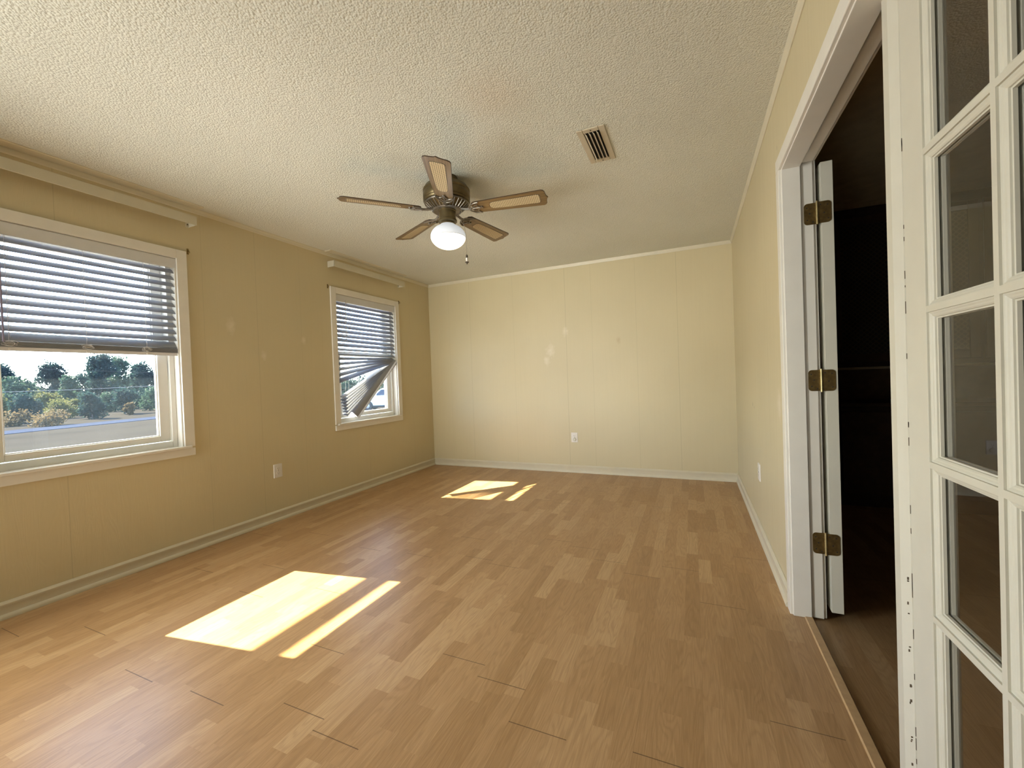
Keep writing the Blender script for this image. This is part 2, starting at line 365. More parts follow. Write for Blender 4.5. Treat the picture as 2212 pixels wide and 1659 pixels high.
# unseen frames added around the two fill lamps; the walls behind are solid
m = MB()
for a, b in (((XL, -1.20, .12), (XL+.015, -1.13, 2.18)), ((XL, .37, .12), (XL+.015, .44, 2.18)), ((XL, -1.13, 2.11), (XL+.015, .37, 2.18)), ((XL, -1.13, .12), (XL+.015, .37, .19))): m.box(a, b)
struct(m.build('window_3', CASE, bevel=.002), 'white frame added around the fill lamp at the left wall behind the camera', 'window')
m = MB()
for a, b in (((-3.13, YB, .0), (-3.06, YB+.015, 2.18)), ((-.44, YB, .0), (-.37, YB+.015, 2.18)), ((-3.06, YB, 2.11), (-.44, YB+.015, 2.18))): m.box(a, b)
struct(m.build('window_4', CASE, bevel=.002), 'white frame added around the fill lamp at the wall behind the camera', 'window')

# eave and fascia board outside, which shade the upper panes
m = MB(); m.box((-4.62, -2.5, 2.42), (XL-.18, 6.5, 2.50)); struct(m.build('trim_7', plain('soffit_white', (.6, .6, .58), .6)), 'white soffit of the roof overhang outside the windows', 'soffit')
m = MB(); m.box((-4.745, -2.5, 2.315), (-4.72, 6.5, 2.42))  # unseen board added to cast the dark gap across the sun patches
for y in (-1.0, .2, 2.2, 4.6, 5.9): m.box((-4.73, y, 2.42), (-4.60, y+.05, 2.44))
struct(m.build('trim_8', plain('shading_white', (.6, .6, .58), .6)), 'white fascia board added unseen outside to cast a gap across the sun patches', 'shading')

# ------------------------------------------------------------------ venetian blinds
def slat_mb(L=.89, wd=.050, t=.0026, curve=.004):
    m = MB(); n = 5; prof = []
    for i in range(n+1):
        u = -wd/2+wd*i/n; prof.append((u, curve*(1-(2*u/wd)**2)))
    for i in range(n, -1, -1):
        u = -wd/2+wd*i/n; prof.append((u, curve*(1-(2*u/wd)**2)-t))
    m.prism(prof, (0, -L/2, 0), (0, L/2, 0), (1,0,0), (0,0,1)); return m
SX = XL-.028
def blind(yc, label, broken):
    r = thing('venetian_blind', label, 'blind', (SX, yc, 2.0))
    m = MB(); m.box((-.024, -.444, .002), (.024, .444, .040)); m.build('headrail', BLIND, r, bevel=.002)
    m = MB(); m.box((.025, -.449, -.022), (.031, .449, .046)); m.build('valance', BLIND, r, bevel=.002)
    sl = slat_mb().build('slat', SLAT, r, smooth=True)
    me = sl.data; first = [sl]
    def put(y, z, ang, til, dx=0):
        if first: o = first.pop()
        else: o = bpy.data.objects.new('slat', me); C.objects.link(o); o.parent = r
        o.location = (dx, y, z)
        o.rotation_euler = (Matrix.Rotation(ang, 3, 'X') @ Matrix.Rotation(til, 3, 'Y')).to_euler()
        return o
    T = math.radians(43)
    if not broken:
        for k in range(12): put(0, -.037-.0467*k, 0, T if k < 11 else math.radians(55))
        for k in range(7): put(0, -.5765-.0042*k, 0, math.radians(2))
        m = MB(); m.hexa([(-.025, -.446, -.622), (.018, -.446, -.626), (.018, .446, -.626), (-.025, .446, -.622), (-.025, -.446, -.603), (.025, -.446, -.606), (.025, .446, -.606), (-.025, .446, -.603)]); br = m.build('bottom_rail', BLIND, r, bevel=.002)
        for y in (-.330, -.026, .267):
            m = MB(); m.tube([(.019, y, -.617), (.025, y, -.616)], .004, 8); m.build('rail_plug', PLATE, br)
        lad = [-.330, -.026, .267]; zend = -.60
        for y in lad:
            m = MB()
            for x in (-.022, .022): m.tube([(x, y, 0), (x, y, zend)], .0009, 5)
            for x in (-.005, .006): m.tube([(x, y+.009, 0), (x, y+.009, zend)], .0008, 5)
            m.build('ladder_cord', BLIND, r)
            m = MB(); rnd = random.Random(int(y*1000))      # slack cords looped over the stack
            for q in range(5):
                pts = []; ww = rnd.uniform(.012, .026); hh = rnd.uniform(.006, .014); c0 = rnd.uniform(-.006, .006)
                for i in range(13):
                    a_ = 2*PI*i/12; pts.append((.028+.003*math.sin(a_*2), y+c0+ww*math.cos(a_), -.588+hh*math.sin(a_)-.003*q+.006))
                m.tube(pts, .0009, 4, cap=False)
            m.build('slack_cord', BLIND, r)
        m = MB(); m.tube([(.034, -.352, .0), (.036, -.352, -.58)], .0045, 6); m.tube([(.034, -.352, .0), (.028, -.352, .012)], .002, 5); m.build('tilt_wand', plain('wand_plastic', (.25, .22, .30), .3), r, smooth=True)
    else:
        for k in range(12):
            dz = [0]*12; a_ = 0
            if k == 8: a_ = -.01
            put(0, -.037-.0467*k, a_, math.radians(52 if k < 10 else 36))
        ax, az = .418, -.600                          # where the slats hang bunched together
        fan = [(-.0, 1.400, 36), (0, 1.343, 34), (0, 1.286, 36), (0, 1.225, 38), (0, 1.160, 55)]
        for i, (dy, zl, til) in enumerate(fan):
            zl -= 2.0; zr = az+.012*(2-i)*.5+.006
            ang = math.atan2(zr-zl, .885)
            put(ax-.445*math.cos(ang), zr-.445*math.sin(ang), ang, math.radians(til), .002*i)
        for i in range(7):
            f = i/6; zl = 1.0-f*.185-2.0; yl = -.395+f*.045
            ang = math.atan2(az-.004*i-zl, ax-yl)
            put(yl+.445*math.cos(ang), zl+.445*math.sin(ang), ang, math.radians(21), -.002)
        for i in range(4):
            f = i/3; ang = math.radians(39.5+f*2.6)
            put(ax-.0-.445*math.cos(ang)+.005*i, az-.445*math.sin(ang)-.004*i, ang, math.radians(60+8*i), .026+.003*i)
        ang = math.radians(43.0)
        m = MB(); m.box((-.025, -.446, -.007), (.025, .446, .007)); b_ = m.build('bottom_rail', BLIND, r, bevel=.003)
        b_.rotation_euler = (Matrix.Rotation(ang, 3, 'X') @ Matrix.Rotation(math.radians(30), 3, 'Y')).to_euler()
        b_.location = (.030, ax-.445*math.cos(ang)+.006, az-.445*math.sin(ang)-.012)
        for y, ze in ((-.305, -1.02), (.290, -.60)):
            m = MB()
            for x in (-.022, .022): m.tube([(x, y, 0), (x, y, -.60), (x, y-.01, ze)], .0009, 5)
            m.build('ladder_cord', BLIND, r)
        m = MB(); m.tube([(.036, -.326, .0), (.040, -.336, -.42)], .0035, 6); m.build('tilt_wand', plain('wand_grey', (.42, .40, .38), .3), r, smooth=True)
    return r
blind(WIN[0], 'level white venetian blind lowered over upper half of near window', False)
blind(WIN[1], 'broken white venetian blind with fallen slats in far window', True)

# curtain rod covers and small hooks
def rod(ya, yb, label):
    r = thing('curtain_rod_cover', label, 'curtain rod', (XL, (ya+yb)/2, 2.29))
    h = (yb-ya)/2
    m = MB(); m.prism([(.086, 0), (.092, .002), (.092, .060), (.086, .063), (.084, .058), (.084, .004)], (0, -h, 0), (0, .12, 0), (1,0,0), (0,0,1))
    m.prism([(.087, .001), (.094, .001), (.094, .062), (.087, .062)], (0, .10, 0), (0, h, 0), (1,0,0), (0,0,1)); m.build('face_board', RODM, r)
    for s_ in (-1, 1):
        m = MB(); m.box((.002, s_*h, .002), (.088, s_*(h-.004), .061)); m.box((0, s_*h, .0), (.003, s_*(h-.022), .062)); m.build('end_bracket', RODM, r)
        m = MB(); m.tube([(.003, s_*(h-.012), .02), (.007, s_*(h-.012), .02)], .004, 8); m.build('screw', DARKM, r)
    return r
rod(.712, 1.808, 'cream curtain rod cover above the near window')
rod(3.030, 4.105, 'cream curtain rod cover above the far window')
def hook(y, z, label):
    r = thing('curtain_hook', label, 'hook', (XL, y, z), 'small hooks beside the window tops')
    m = MB(); m.box((0, -.006, -.020), (.002, .006, .020)); m.build('plate', BRASS, r)
    m = MB(); m.tube([(.002, 0, .006), (.014, 0, .004), (.018, .002, -.006), (.014, .004, -.013)], .0022, 6); m.build('hook_wire', BRASS, r, smooth=True)
hook(1.792, 2.118, 'small dark metal hook at top right corner of near window')
hook(3.020, 2.105, 'small dark metal hook at top left corner of far window')
hook(4.092, 2.110, 'small dark metal hook at top right corner of far window')

# ------------------------------------------------------------------ outlets
def outlet(loc, rotz, label, plug=False):
    r = thing('wall_outlet', label, 'outlet', loc); r.rotation_euler = (0, 0, rotz)      # faces local -Y
    m = MB(); m.hexa([(-.040, 0, -.0585), (.040, 0, -.0585), (.040, 0, .0585), (-.040, 0, .0585), (-.037, -.006, -.0555), (.037, -.006, -.0555), (.037, -.006, .0555), (-.037, -.006, .0555)])
    m.build('cover_plate', PLATE, r, bevel=.001)
    for s_ in (1, -1):
        q = MB(); pts = []
        for i in range(24):
            a_ = 2*PI*i/24; pts.append((.0165*math.cos(a_), max(-.0135, min(.0135, .0165*math.sin(a_)))))
        va = [q.bm.verts.new((x, -.005, z+.0195*s_)) for x, z in pts]; vb = [q.bm.verts.new((x, -.0085, z+.0195*s_)) for x, z in pts]
        for i in range(24): q.bm.faces.new((va[i], va[(i+1) % 24], vb[(i+1) % 24], vb[i]))
        q.bm.faces.new(vb)
        rc = q.build('receptacle', PLATE, r)
        m = MB(); z = .0195*s_
        m.box((-.0075, -.0088, z-.001), (-.0055, -.008, z+.008)); m.box((.0055, -.0088, z), (.0075, -.008, z+.007)); m.tube([(0, -.0088, z-.007), (0, -.008, z-.007)], .0025, 8)
        m.build('slots', DARKM, rc)
    m = MB(); m.tube([(0, -.0075, 0), (0, -.005, 0)], .003, 8); m.build('screw', DARKM, r)
    if plug:
        m = MB(); m.lathe([(.017, 0), (.019, .004), (.019, .010), (.014, .014), (0, .015)], n=20)
        m.xf(Matrix.Translation((.003, -.0085, -.021)) @ Matrix.Rotation(PI/2, 4, 'X')); m.build('safety_cap', plain('cap_plastic', (.6, .58, .5), .3), r, smooth=True)
    return r
outlet((-1.292, YF, .412), 0, 'white outlet on far wall, round cap in its lower socket', True)
outlet((XL, 2.407, .42), PI/2, 'beige outlet low on left wall between the windows')
outlet((XR, 3.217, .437), -PI/2, 'narrow looking white outlet low on the right wall')

# ------------------------------------------------------------------ ceiling vent
VM = plain('vent_enamel', (.52, .45, .33), .45, var=.06)
r = thing('ceiling_vent', 'small rectangular louvered air vent in the ceiling', 'vent', (-.4595, 2.378, H))
m = MB(); X, Y = .0745, .1835; x_, y_ = .042, .148
for a, b in (((-X, -Y), (-x_, Y)), ((x_, -Y), (X, Y)), ((-x_, -Y), (x_, -y_)), ((-x_, y_), (x_, Y))): m.box((a[0], a[1], -.008), (b[0], b[1], -.001))
m.build('frame', VM, r, bevel=.003)
m = MB(); m.box((-x_, -y_, -.0015), (x_, y_, -.0005)); m.build('vent_shade', BLACK, r)  # flat black sheet standing in for the shade behind the louvers
for k in range(4):
    m = MB(); m.box((-.0009, -y_+.003, -.011), (.0009, y_-.003, .011)); o = m.build('louver', VM, r); o.location = (-.032+.0205*k, 0, -.010); o.rotation_euler = (0, math.radians(-38), 0); 
for s_ in (-1, 1):
    m = MB(); m.tube([(0, s_*.168, -.010), (0, s_*.168, -.007)], .0035, 8); m.build('screw', DARKM, r)

# ------------------------------------------------------------------ ceiling fan
AB = plain('antique_brass', (.14, .105, .05), .38, .75, var=.3, scale=25)
ABL = plain('brushed_antique_nickel', (.24, .215, .18), .35, .8, var=.3, scale=40)
def blade_wood():
    t = NT('walnut_blade'); v, x, y, z = t.pos()
    g = t.noise(t.mapped(v, (5, 120, 1)), 1, 4, .6, .5)
    c = t.ramp(g, [(.3, (.12, .074, .032)), (.55, (.20, .13, .056)), (.75, (.27, .18, .085))])
    return t.fin(c, .28, spec=.55)
def cane():
    t = NT('woven_cane'); v, x, y, z = t.pos()
    fx = t.math('FRACT', t.math('MULTIPLY', x, 92)); fy = t.math('FRACT', t.math('MULTIPLY', y, 92))
    dx = t.math('ABSOLUTE', t.math('SUBTRACT', fx, .5)); dy = t.math('ABSOLUTE', t.math('SUBTRACT', fy, .5))
    h = t.math('LESS_THAN', t.math('MAXIMUM', dx, dy), .26)
    return t.fin(t.mix(h, (.62, .50, .30), (.10, .06, .025)), .6)
BW = blade_wood(); CN = cane(); EDGE = plain('blade_edge', (.05, .03, .018), .4)
FC = (-1.421, 2.307)
f = thing('ceiling_fan', 'five blade antique brass ceiling fan with cane blades and lit globe', 'ceiling fan', (FC[0], FC[1], H))
m = MB(); m.lathe([(.072, 0), (.074, -.010), (.074, -.030), (.066, -.046), (.050, -.050)], n=40); m.build('canopy', AB, f, smooth=True)
m = MB(); m.lathe([(.060, -.046), (.110, -.050), (.136, -.062), (.143, -.078), (.150, -.084), (.150, -.094), (.146, -.099), (.150, -.105), (.150, -.140), (.146, -.146), (.150, -.152), (.146, -.162), (.130, -.168), (.05, -.170)], n=56); m.build('motor_housing', AB, f, smooth=True)
# pierced ring under the motor
m = MB(); m.lathe([(.138, -.166), (.122, -.182), (.092, -.206), (.070, -.212), (.066, -.205), (.118, -.168)], n=56); o = m.build('vent_ring', AB, f, smooth=True)
m = MB()
for k in range(30):
    a_ = 2*PI*k/30; ca, sa = math.cos(a_), math.sin(a_)
    m.tube([(.134*ca, .134*sa, -.1715), (.112*ca, .112*sa, -.1925), (.090*ca, .090*sa, -.2095)], .0040, 6)
m.lathe([(.139, -.164), (.143, -.169), (.139, -.175), (.132, -.173)], n=56); m.lathe([(.092, -.207), (.096, -.212), (.088, -.217), (.082, -.212)], n=56)
m.build('ring_ribs', ABL, o, smooth=True)
m = MB(); m.lathe([(.050, -.168), (.058, -.206), (.058, -.216), (.054, -.220), (.054, -.268), (.060, -.272), (.060, -.283), (.050, -.288), (.040, -.290)], n=40); m.build('switch_housing', AB, f, smooth=True)
m = MB(); m.lathe([(.036, -.288), (.046, -.290), (.046, -.300), (.038, -.304)], n=32); ft = m.build('light_fitter', AB, f, smooth=True)
m = MB()
for k in range(34):
    a_ = 2*PI*k/34; bmesh.ops.create_icosphere(m.bm, subdivisions=1, radius=.0044, matrix=Matrix.Translation((.045*math.cos(a_), .045*math.sin(a_), -.301)))
m.build('bead_ring', plain('bright_nickel', (.75, .72, .68), .25, .9), ft, smooth=True)
# globe
gt = NT('opal_glass'); gt.n.remove(gt.b); out = [n for n in gt.n if n.type == 'OUTPUT_MATERIAL'][0]
tl = gt.new('ShaderNodeBsdfTranslucent'); tl.inputs[0].default_value = (.85, .86, .88, 1)
df = gt.new('ShaderNodeBsdfDiffuse'); df.inputs[0].default_value = (.86, .88, .92, 1)
gs = gt.new('ShaderNodeBsdfGlossy'); gs.inputs['Roughness'].default_value = .12
em = gt.new('ShaderNodeEmission'); em.inputs[0].default_value = (.88, .94, 1.0, 1); em.inputs[1].default_value = .32
a1 = gt.new('ShaderNodeMixShader'); a1.inputs[0].default_value = .5; gt.l.new(df.outputs[0], a1.inputs[1]); gt.l.new(tl.outputs[0], a1.inputs[2])
a2 = gt.new('ShaderNodeMixShader'); a2.inputs[0].default_value = .05; gt.l.new(a1.outputs[0], a2.inputs[1]); gt.l.new(gs.outputs[0], a2.inputs[2])
a3 = gt.new('ShaderNodeAddShader'); gt.l.new(a2.outputs[0], a3.inputs[0]); gt.l.new(em.outputs[0], a3.inputs[1]); gt.l.new(a3.outputs[0], out.inputs[0])
m = MB(); prof = [(.040, -.296), (.046, -.300)]
for i in range(25):
    a_ = math.radians(62-152*i/24); prof.append((.1125*math.cos(a_) if i else .055, -.378+.078*math.sin(a_)))
m.lathe([p for p in prof], n=48); gb = m.build('globe', gt.m, f, smooth=True)
m = MB()
for (z, dr) in ((-.3865, 0.0006),):
    m.lathe([(.1118, z-.0012), (.1128, z), (.1118, z+.0012)], n=48)
m.build('etched_line', plain('etched_grey', (.45, .48, .52), .4), gb)
bl_d = bpy.data.lights.new('fan_bulb', 'POINT'); bl = bpy.data.objects.new('fan_bulb', bl_d); C.objects.link(bl)
bl_d.energy = 1.3; bl_d.color = (1.0, .78, .48); bl_d.shadow_soft_size = .03; bl.location = (FC[0], FC[1], H-.41)
# blades
def outline(r0, r1, w0, w1):
    pts = [(r0, -w0*.72), (r0+.018, -w0)]
    pts += [(r1-.030, -w1), (r1-.018, -w1*.93), (r1-.010, -w1*.74), (r1-.008, -w1*.45), (r1-.004, -w1*.18), (r1+.004, 0)]
    q = [(x, -y) for x, y in pts[::-1]][1:]
    return pts+q
def stadium(r0, r1, w0, w1):
    pts = []
    for i in range(9):
        a_ = PI/2+PI*i/8; pts.append((r0+w0*.8+w0*.8*math.cos(a_), w0*math.sin(a_)))
    c_ = .018
    for i in range(5):
        a_ = -PI/2+PI/2*i/4; pts.append((r1-c_+c_*math.cos(a_), -w1+c_+c_*math.sin(a_)))
    for i in range(5):
        a_ = PI/2*i/4; pts.append((r1-c_+c_*math.cos(a_), w1-c_+c_*math.sin(a_)))
    return pts
protos = None
for k in range(5):
    ang = PI+2.0521-k*2*PI/5
    MX = Matrix.Rotation(ang, 4, 'Z') @ Matrix.Translation((0, 0, -.213)) @ Matrix.Rotation(math.radians(-12), 4, 'X')
    if protos is None:
        m = MB(); m.poly(outline(.175, .652, .053, .072), -.003, .003); bd = m.build('blade', BW, f)
        m = MB(); m.poly(outline(.174, .6535, .0545, .0735), -.0022, .0022); be = m.build('edge_band', EDGE, bd)
        m = MB(); m.poly(stadium(.285, .610, .034, .044), -.0036, .0036); ci = m.build('cane_rim', EDGE, bd)
        m = MB(); m.poly(stadium(.288, .607, .0315, .0415), -.0042, .0042); cp_ = m.build('cane_panel', CN, bd)
        # blade iron: open scroll work
        m = MB(); zz = -.007
        m.tube([(.095, 0, .006), (.130, 0, -.004), (.165, 0, zz)], [.010, .008, .007], 8)
        for s_ in (-1, 1):
            m.tube([(.150, 0, zz), (.160, s_*.022, zz), (.180, s_*.040, zz), (.200, s_*.050, zz), (.224, s_*.052, zz)], .0042, 6)
            m.tube([(.224, s_*.052, zz), (.212, s_*.040, zz), (.206, s_*.028, zz), (.212, s_*.016, zz), (.224, s_*.006, zz), (.236, 0, zz)], .0038, 6)
            m.tube([(.165, 0, zz), (.182, s_*.012, zz), (.196, s_*.026, zz), (.204, s_*.034, zz)], .0034, 6)
        m.tube([(.165, 0, zz), (.236, 0, zz)], .0032, 6)
        m.lathe([(.010, -.004), (.010, .003), (0, .004)], (.236, 0, zz), n=12)
        ir = m.build('blade_iron', ABL, f, smooth=True)
        protos = (bd, ir, (be, ci, cp_)); b2, i2 = bd, ir
    else:
        b2 = protos[0].copy(); C.objects.link(b2); i2 = protos[1].copy(); C.objects.link(i2)
        for c_ in protos[2]: q = c_.copy(); C.objects.link(q); q.parent = b2
    b2.matrix_local = MX; i2.matrix_local = MX
m = MB(); px, py = .0565*cy, .0565*sy; qx, qy = .115*cy, .115*sy
m.tube([(px, py, -.245), (px*1.3, py*1.3, -.262), (qx*.93, qy*.93, -.31), (qx, qy, -.37), (qx, qy, -.500)], .0012, 5); ch = m.build('pull_chain', plain('chain_metal', (.35, .33, .3), .4, .7), f)
m = MB(); m.lathe([(.003, -.497), (.007, -.503), (.007, -.515), (.005, -.517)], (qx, qy, 0), n=14); m.build('pull_ferrule', DARKM, ch, smooth=True)
m = MB(); m.lathe([(.005, -.517), (.0065, -.525), (.0055, -.538), (.005, -.541)], (qx, qy, 0), n=14); m.build('pull_barrel', plain('pull_ceramic', (.7, .66, .6), .3), ch, smooth=True)
m = MB(); m.lathe([(.005, -.540), (.013, -.544), (.013, -.547), (.005, -.550), (.003, -.558), (0, -.560)], (qx, qy, 0), n=14); m.build('pull_finial', DARKM, ch, smooth=True)

# ------------------------------------------------------------------ doorway
JY, JZ = 2.220, 2.027
m = MB()
m.box((XR-.004, JY, 0), (.463, OY1, JZ+.014)); m.box((.463, JY+.012, 0), (XRO+.002, OY1, JZ+.020))
m.box((XR-.004, OY0, 0), (.463, .40, JZ+.014)); m.box((.463, OY0, 0), (XRO+.002, .39, JZ+.020))
m.box((XR-.004, .40, JZ), (.463, JY, OZ)); m.box((.463, .40, JZ+.013), (XRO+.002, JY, OZ))
struct(m.build('trim_9', CASE, bevel=.0015), 'white rabbeted door jamb lining the double doorway', 'door jamb')
m = MB(); cw = .060
prof = [(0, 0), (0, .015), (.010, .016), (.050, .012), (.058, .010), (.060, .004), (.060, 0)]
m.box((XR-.016, JY+.008, 0), (XR, JY+.008+cw, JZ+.006)); m.box((XR-.016, .332, 0), (XR, .392, JZ+.006)); m.box((XR-.016, .332, JZ+.006), (XR, JY+.008+cw, JZ+.006+cw))
struct(m.build('trim_10', CASE, bevel=.003), 'white casing boards around the double doorway', 'door casing')
m = MB(); m.box((XRO, JY+.02, 0), (XRO+.014, JY+.08, JZ+.07)); m.box((XRO, .33, 0), (XRO+.014, .385, JZ+.07)); m.box((XRO, .385, JZ+.02), (XRO+.014, JY+.02, JZ+.07))
struct(m.build('trim_11', CASE, bevel=.002), 'white casing on the far side of the doorway', 'door casing')

# french door leaf, 15 lites. local: y along width 0..W (free edge at W), z up, front face x=0, back x=.044
def french_leaf(n, label, loc, rotz, strip):
    r = sempty('door_%d' % n, label, 'french door'); r.location = loc; r.rotation_euler = (0, 0, rotz)
    Wd, Hd, T_ = .855 if strip else .892, 1.995, .044
    st = .090; zb, zt = .240, 1.920
    zr0 = .038
    m = MB()
    m.box((0, 0, zr0-.0), (T_, st, 2.030)); m.box((0, Wd-st, zr0), (T_, Wd, 2.030)); m.box((0, st, zr0), (T_, Wd-st, zb)); m.box((0, st, zt), (T_, Wd-st, 2.030))
    m.build('door_frame', DOORP, r, bevel=.001)
    # grid of muntins with an ogee section on both faces, and the beads that hold each pane
    cols = [st+(Wd-2*st)*k/3 for k in range(4)]; rows = [zb+(zt-zb)*k/5 for k in range(6)]
    hw = .0068
    m = MB()
    for y in cols[1:3]: m.box((.0005, y-hw, zb), (T_-.0005, y+hw, zt))
    for z in rows[1:5]:
        for k in range(3): m.box((.0005, cols[k]+(hw if k else 0), z-hw), (T_-.0005, cols[k+1]-(hw if k < 2 else 0), z+hw))
    g = m.build('muntin_grid', DOORP, r)
    m = MB(); og = [(0, .0045), (.003, .0050), (.0055, .0065), (.0085, .0075), (.0115, .0095), (.0120, .0125), (.0150, .0130), (.0150, .0190), (0, .0190)]
    for a in range(3):
        for b in range(5):
            y0 = cols[a]+(hw if a else 0); y1 = cols[a+1]-(hw if a < 2 else 0); z0 = rows[b]+(hw if b else 0); z1 = rows[b+1]-(hw if b < 4 else 0)
            for side in (0, 1):
                cor = lambda u, d: [(d if not side else T_-d, yy, zz) for yy, zz in ((y0+u, z0+u), (y1-u, z0+u), (y1-u, z1-u), (y0+u, z1-u))]
                rings = [[m.bm.verts.new(p) for p in cor(u, d)] for u, d in og]
                for p_, q_ in zip(rings, rings[1:]):
                    for i in range(4): m.bm.faces.new((p_[i], p_[(i+1) % 4], q_[(i+1) % 4], q_[i]))
    m.build('glazing_bead', DOORP, g)
    m = MB(); m.box((.0205, st-.002, zb-.002), (.0235, Wd-st+.002, zt+.002)); m.build('glass', DGLASS, r)
    if strip:
        m = MB(); m.prism([(0.001, 0), (-.001, .001), (-.0105, .023), (-.012, .026), (-.012, .056), (-.008, .060), (.012, .060), (.012, .001)], (0, Wd+.001, .030), (0, Wd+.001, 2.032), (1,0,0), (0,1,0))
        sm_ = m.build('astragal', DOORP, r)
        rnd = random.Random(4); m = MB()
        for i in range(42):
            z = rnd.uniform(.1, 1.75); 
            if 1.45 < z < 1.6 or rnd.random() < .25: continue
            m.box((-.0008, Wd-.0010, z), (.001, Wd+.0016, z+rnd.uniform(.004, .03)))
        for i in range(16):
            z = rnd.uniform(.10, .62); y = Wd+.006+rnd.random()*.004
            m.box((-.0068, y, z), (-.0015, y+.0012, z+rnd.uniform(.002, .007)))
        m.build('chipped_paint', plain('bare_wood_chip', (.10, .075, .05), .8), r)
    return r
french_leaf(1, 'closed white french door leaf with fifteen glass panes, nearest the camera', (.464, .411, 0), 0, True)
d2 = french_leaf(2, 'white french door leaf folded back beyond the doorway, seen edge on', (.582, 2.226, 0), 0, False)
# it lies behind the wall with its hinge edge towards the camera: flip front/back so the pin side is nearest the wall
d2.rotation_euler = (0, 0, 0); d2.location = (.538, 2.226, 0)
for z in (1.812, 1.073, .343):
    hg = MB()
    hh = .047
    # leaf on the jamb
    def rounded(m, x0, x1, rs, y):
        pts = []; rr = .014
        for (cx_, cz_, a0) in ((x0+rr, -hh+rr, PI), (x1-rr, -hh+rr, 1.5*PI), (x1-rr, hh-rr, 0), (x0+rr, hh-rr, .5*PI)):
            rd = (x0+rr == cx_) == (rs < 0)
            if rd:
                for i in range(6): a_ = a0+PI/2*i/5; pts.append((cx_+rr*math.cos(a_), cz_+rr*math.sin(a_)))
            else:
                pts.append((x0 if cx_ == x0+rr else x1, -hh if cz_ < 0 else hh))
        a = [m.bm.verts.new((p[0], y, p[1])) for p in pts]; b = [m.bm.verts.new((p[0], y-.0022, p[1])) for p in pts]
        n = len(pts)
        for i in range(n): m.bm.faces.new((a[i], a[(i+1) % n], b[(i+1) % n], b[i]))
        m.bm.faces.new(a); m.bm.faces.new(b[::-1])
    rounded(hg, .475, .520, -1, JY+.0118); rounded(hg, .525, .574, 1, 2.2258)
    h = hg.build('hinge', BRASS, d2); h.matrix_parent_inverse = Matrix(); h.location = (-.538, -2.226, z)
    m = MB(); m.tube([(.5225, JY+.004, -.051), (.5225, JY+.004, .051)], .0052, 10)
    for q in (-.047, -.018, .010, .038): m.lathe([(.0058, 0), (.0058, .006)], (.5225, JY+.004, q), n=10)
    m.build('hinge_pin', BRASSL, h, smooth=True)
    m = MB()
    for (x, zz) in ((.486, .028), (.496, .002), (.487, -.026), (.508, -.036), (.560, .030), (.548, -.004), (.562, -.030), (.535, .034)):
        y = JY+.0096 if x < .52 else 2.2236
        m.tube([(x, y-.001, zz), (x, y+.0005, zz)], .0032, 8)
    m.build('hinge_screws', DARKM, h)

# ------------------------------------------------------------------ dark room: built-in cabinet seen through the doorway
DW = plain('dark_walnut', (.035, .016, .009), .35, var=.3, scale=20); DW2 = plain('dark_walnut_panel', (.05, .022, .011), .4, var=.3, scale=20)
BRN = plain('wood_backsplash', (.13, .07, .03), .4, var=.2, scale=15)
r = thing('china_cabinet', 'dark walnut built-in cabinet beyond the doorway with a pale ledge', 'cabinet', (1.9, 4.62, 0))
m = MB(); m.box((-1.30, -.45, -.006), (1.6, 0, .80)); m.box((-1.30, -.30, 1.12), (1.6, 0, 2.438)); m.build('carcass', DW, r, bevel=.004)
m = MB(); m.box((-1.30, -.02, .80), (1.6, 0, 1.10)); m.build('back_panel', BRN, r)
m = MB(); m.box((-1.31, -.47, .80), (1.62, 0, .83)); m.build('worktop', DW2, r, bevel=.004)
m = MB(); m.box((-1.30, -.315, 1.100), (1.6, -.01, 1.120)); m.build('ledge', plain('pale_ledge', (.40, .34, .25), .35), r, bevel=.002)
for k, x in enumerate((-1.27, -.80, -.33, .14, .61, 1.08)):
    m = MB()
    for a, b in (((x, 1.16), (x+.06, 2.36)), ((x+.38, 1.16), (x+.44, 2.36)), ((x+.06, 1.16), (x+.38, 1.23)), ((x+.06, 2.29), (x+.38, 2.36))): m.box((a[0], -.322, a[1]), (b[0], -.302, b[1]))
    d_ = m.build('cabinet_door', DW2, r, bevel=.003)
    m = MB(); m.box((x+.06, -.312, 1.23), (x+.38, -.308, 2.29)); 
    q = NT('lattice_panel'); v_, X_, Y_, Z_ = q.pos()
    l1 = q.math('FRACT', q.math('MULTIPLY', q.math('ADD', X_, Z_), 26)); l2 = q.math('FRACT', q.math('MULTIPLY', q.math('SUBTRACT', X_, Z_), 26))
    k_ = q.math('MAXIMUM', q.math('LESS_THAN', l1, .3), q.math('LESS_THAN', l2, .3))
    m.build('lattice', q.fin(q.mix(k_, (.008, .005, .004), (.05, .028, .014)), .5), d_)
    m = MB(); m.tube([(x+(.415 if k % 2 else .03), -.345, 1.32), (x+(.415 if k % 2 else .03), -.345, 1.40)], .005, 8); m.tube([(x+(.415 if k % 2 else .03), -.345, 1.32), (x+(.415 if k % 2 else .03), -.322, 1.32)], .003, 6); m.tube([(x+(.415 if k % 2 else .03), -.345, 1.40), (x+(.415 if k % 2 else .03), -.322, 1.40)], .003, 6); m.build('handle', BRASSL, d_)
    m = MB(); m.box((x, -.470, .10), (x+.44, -.450, .76)); m.build('lower_door', DW2, r, bevel=.004)

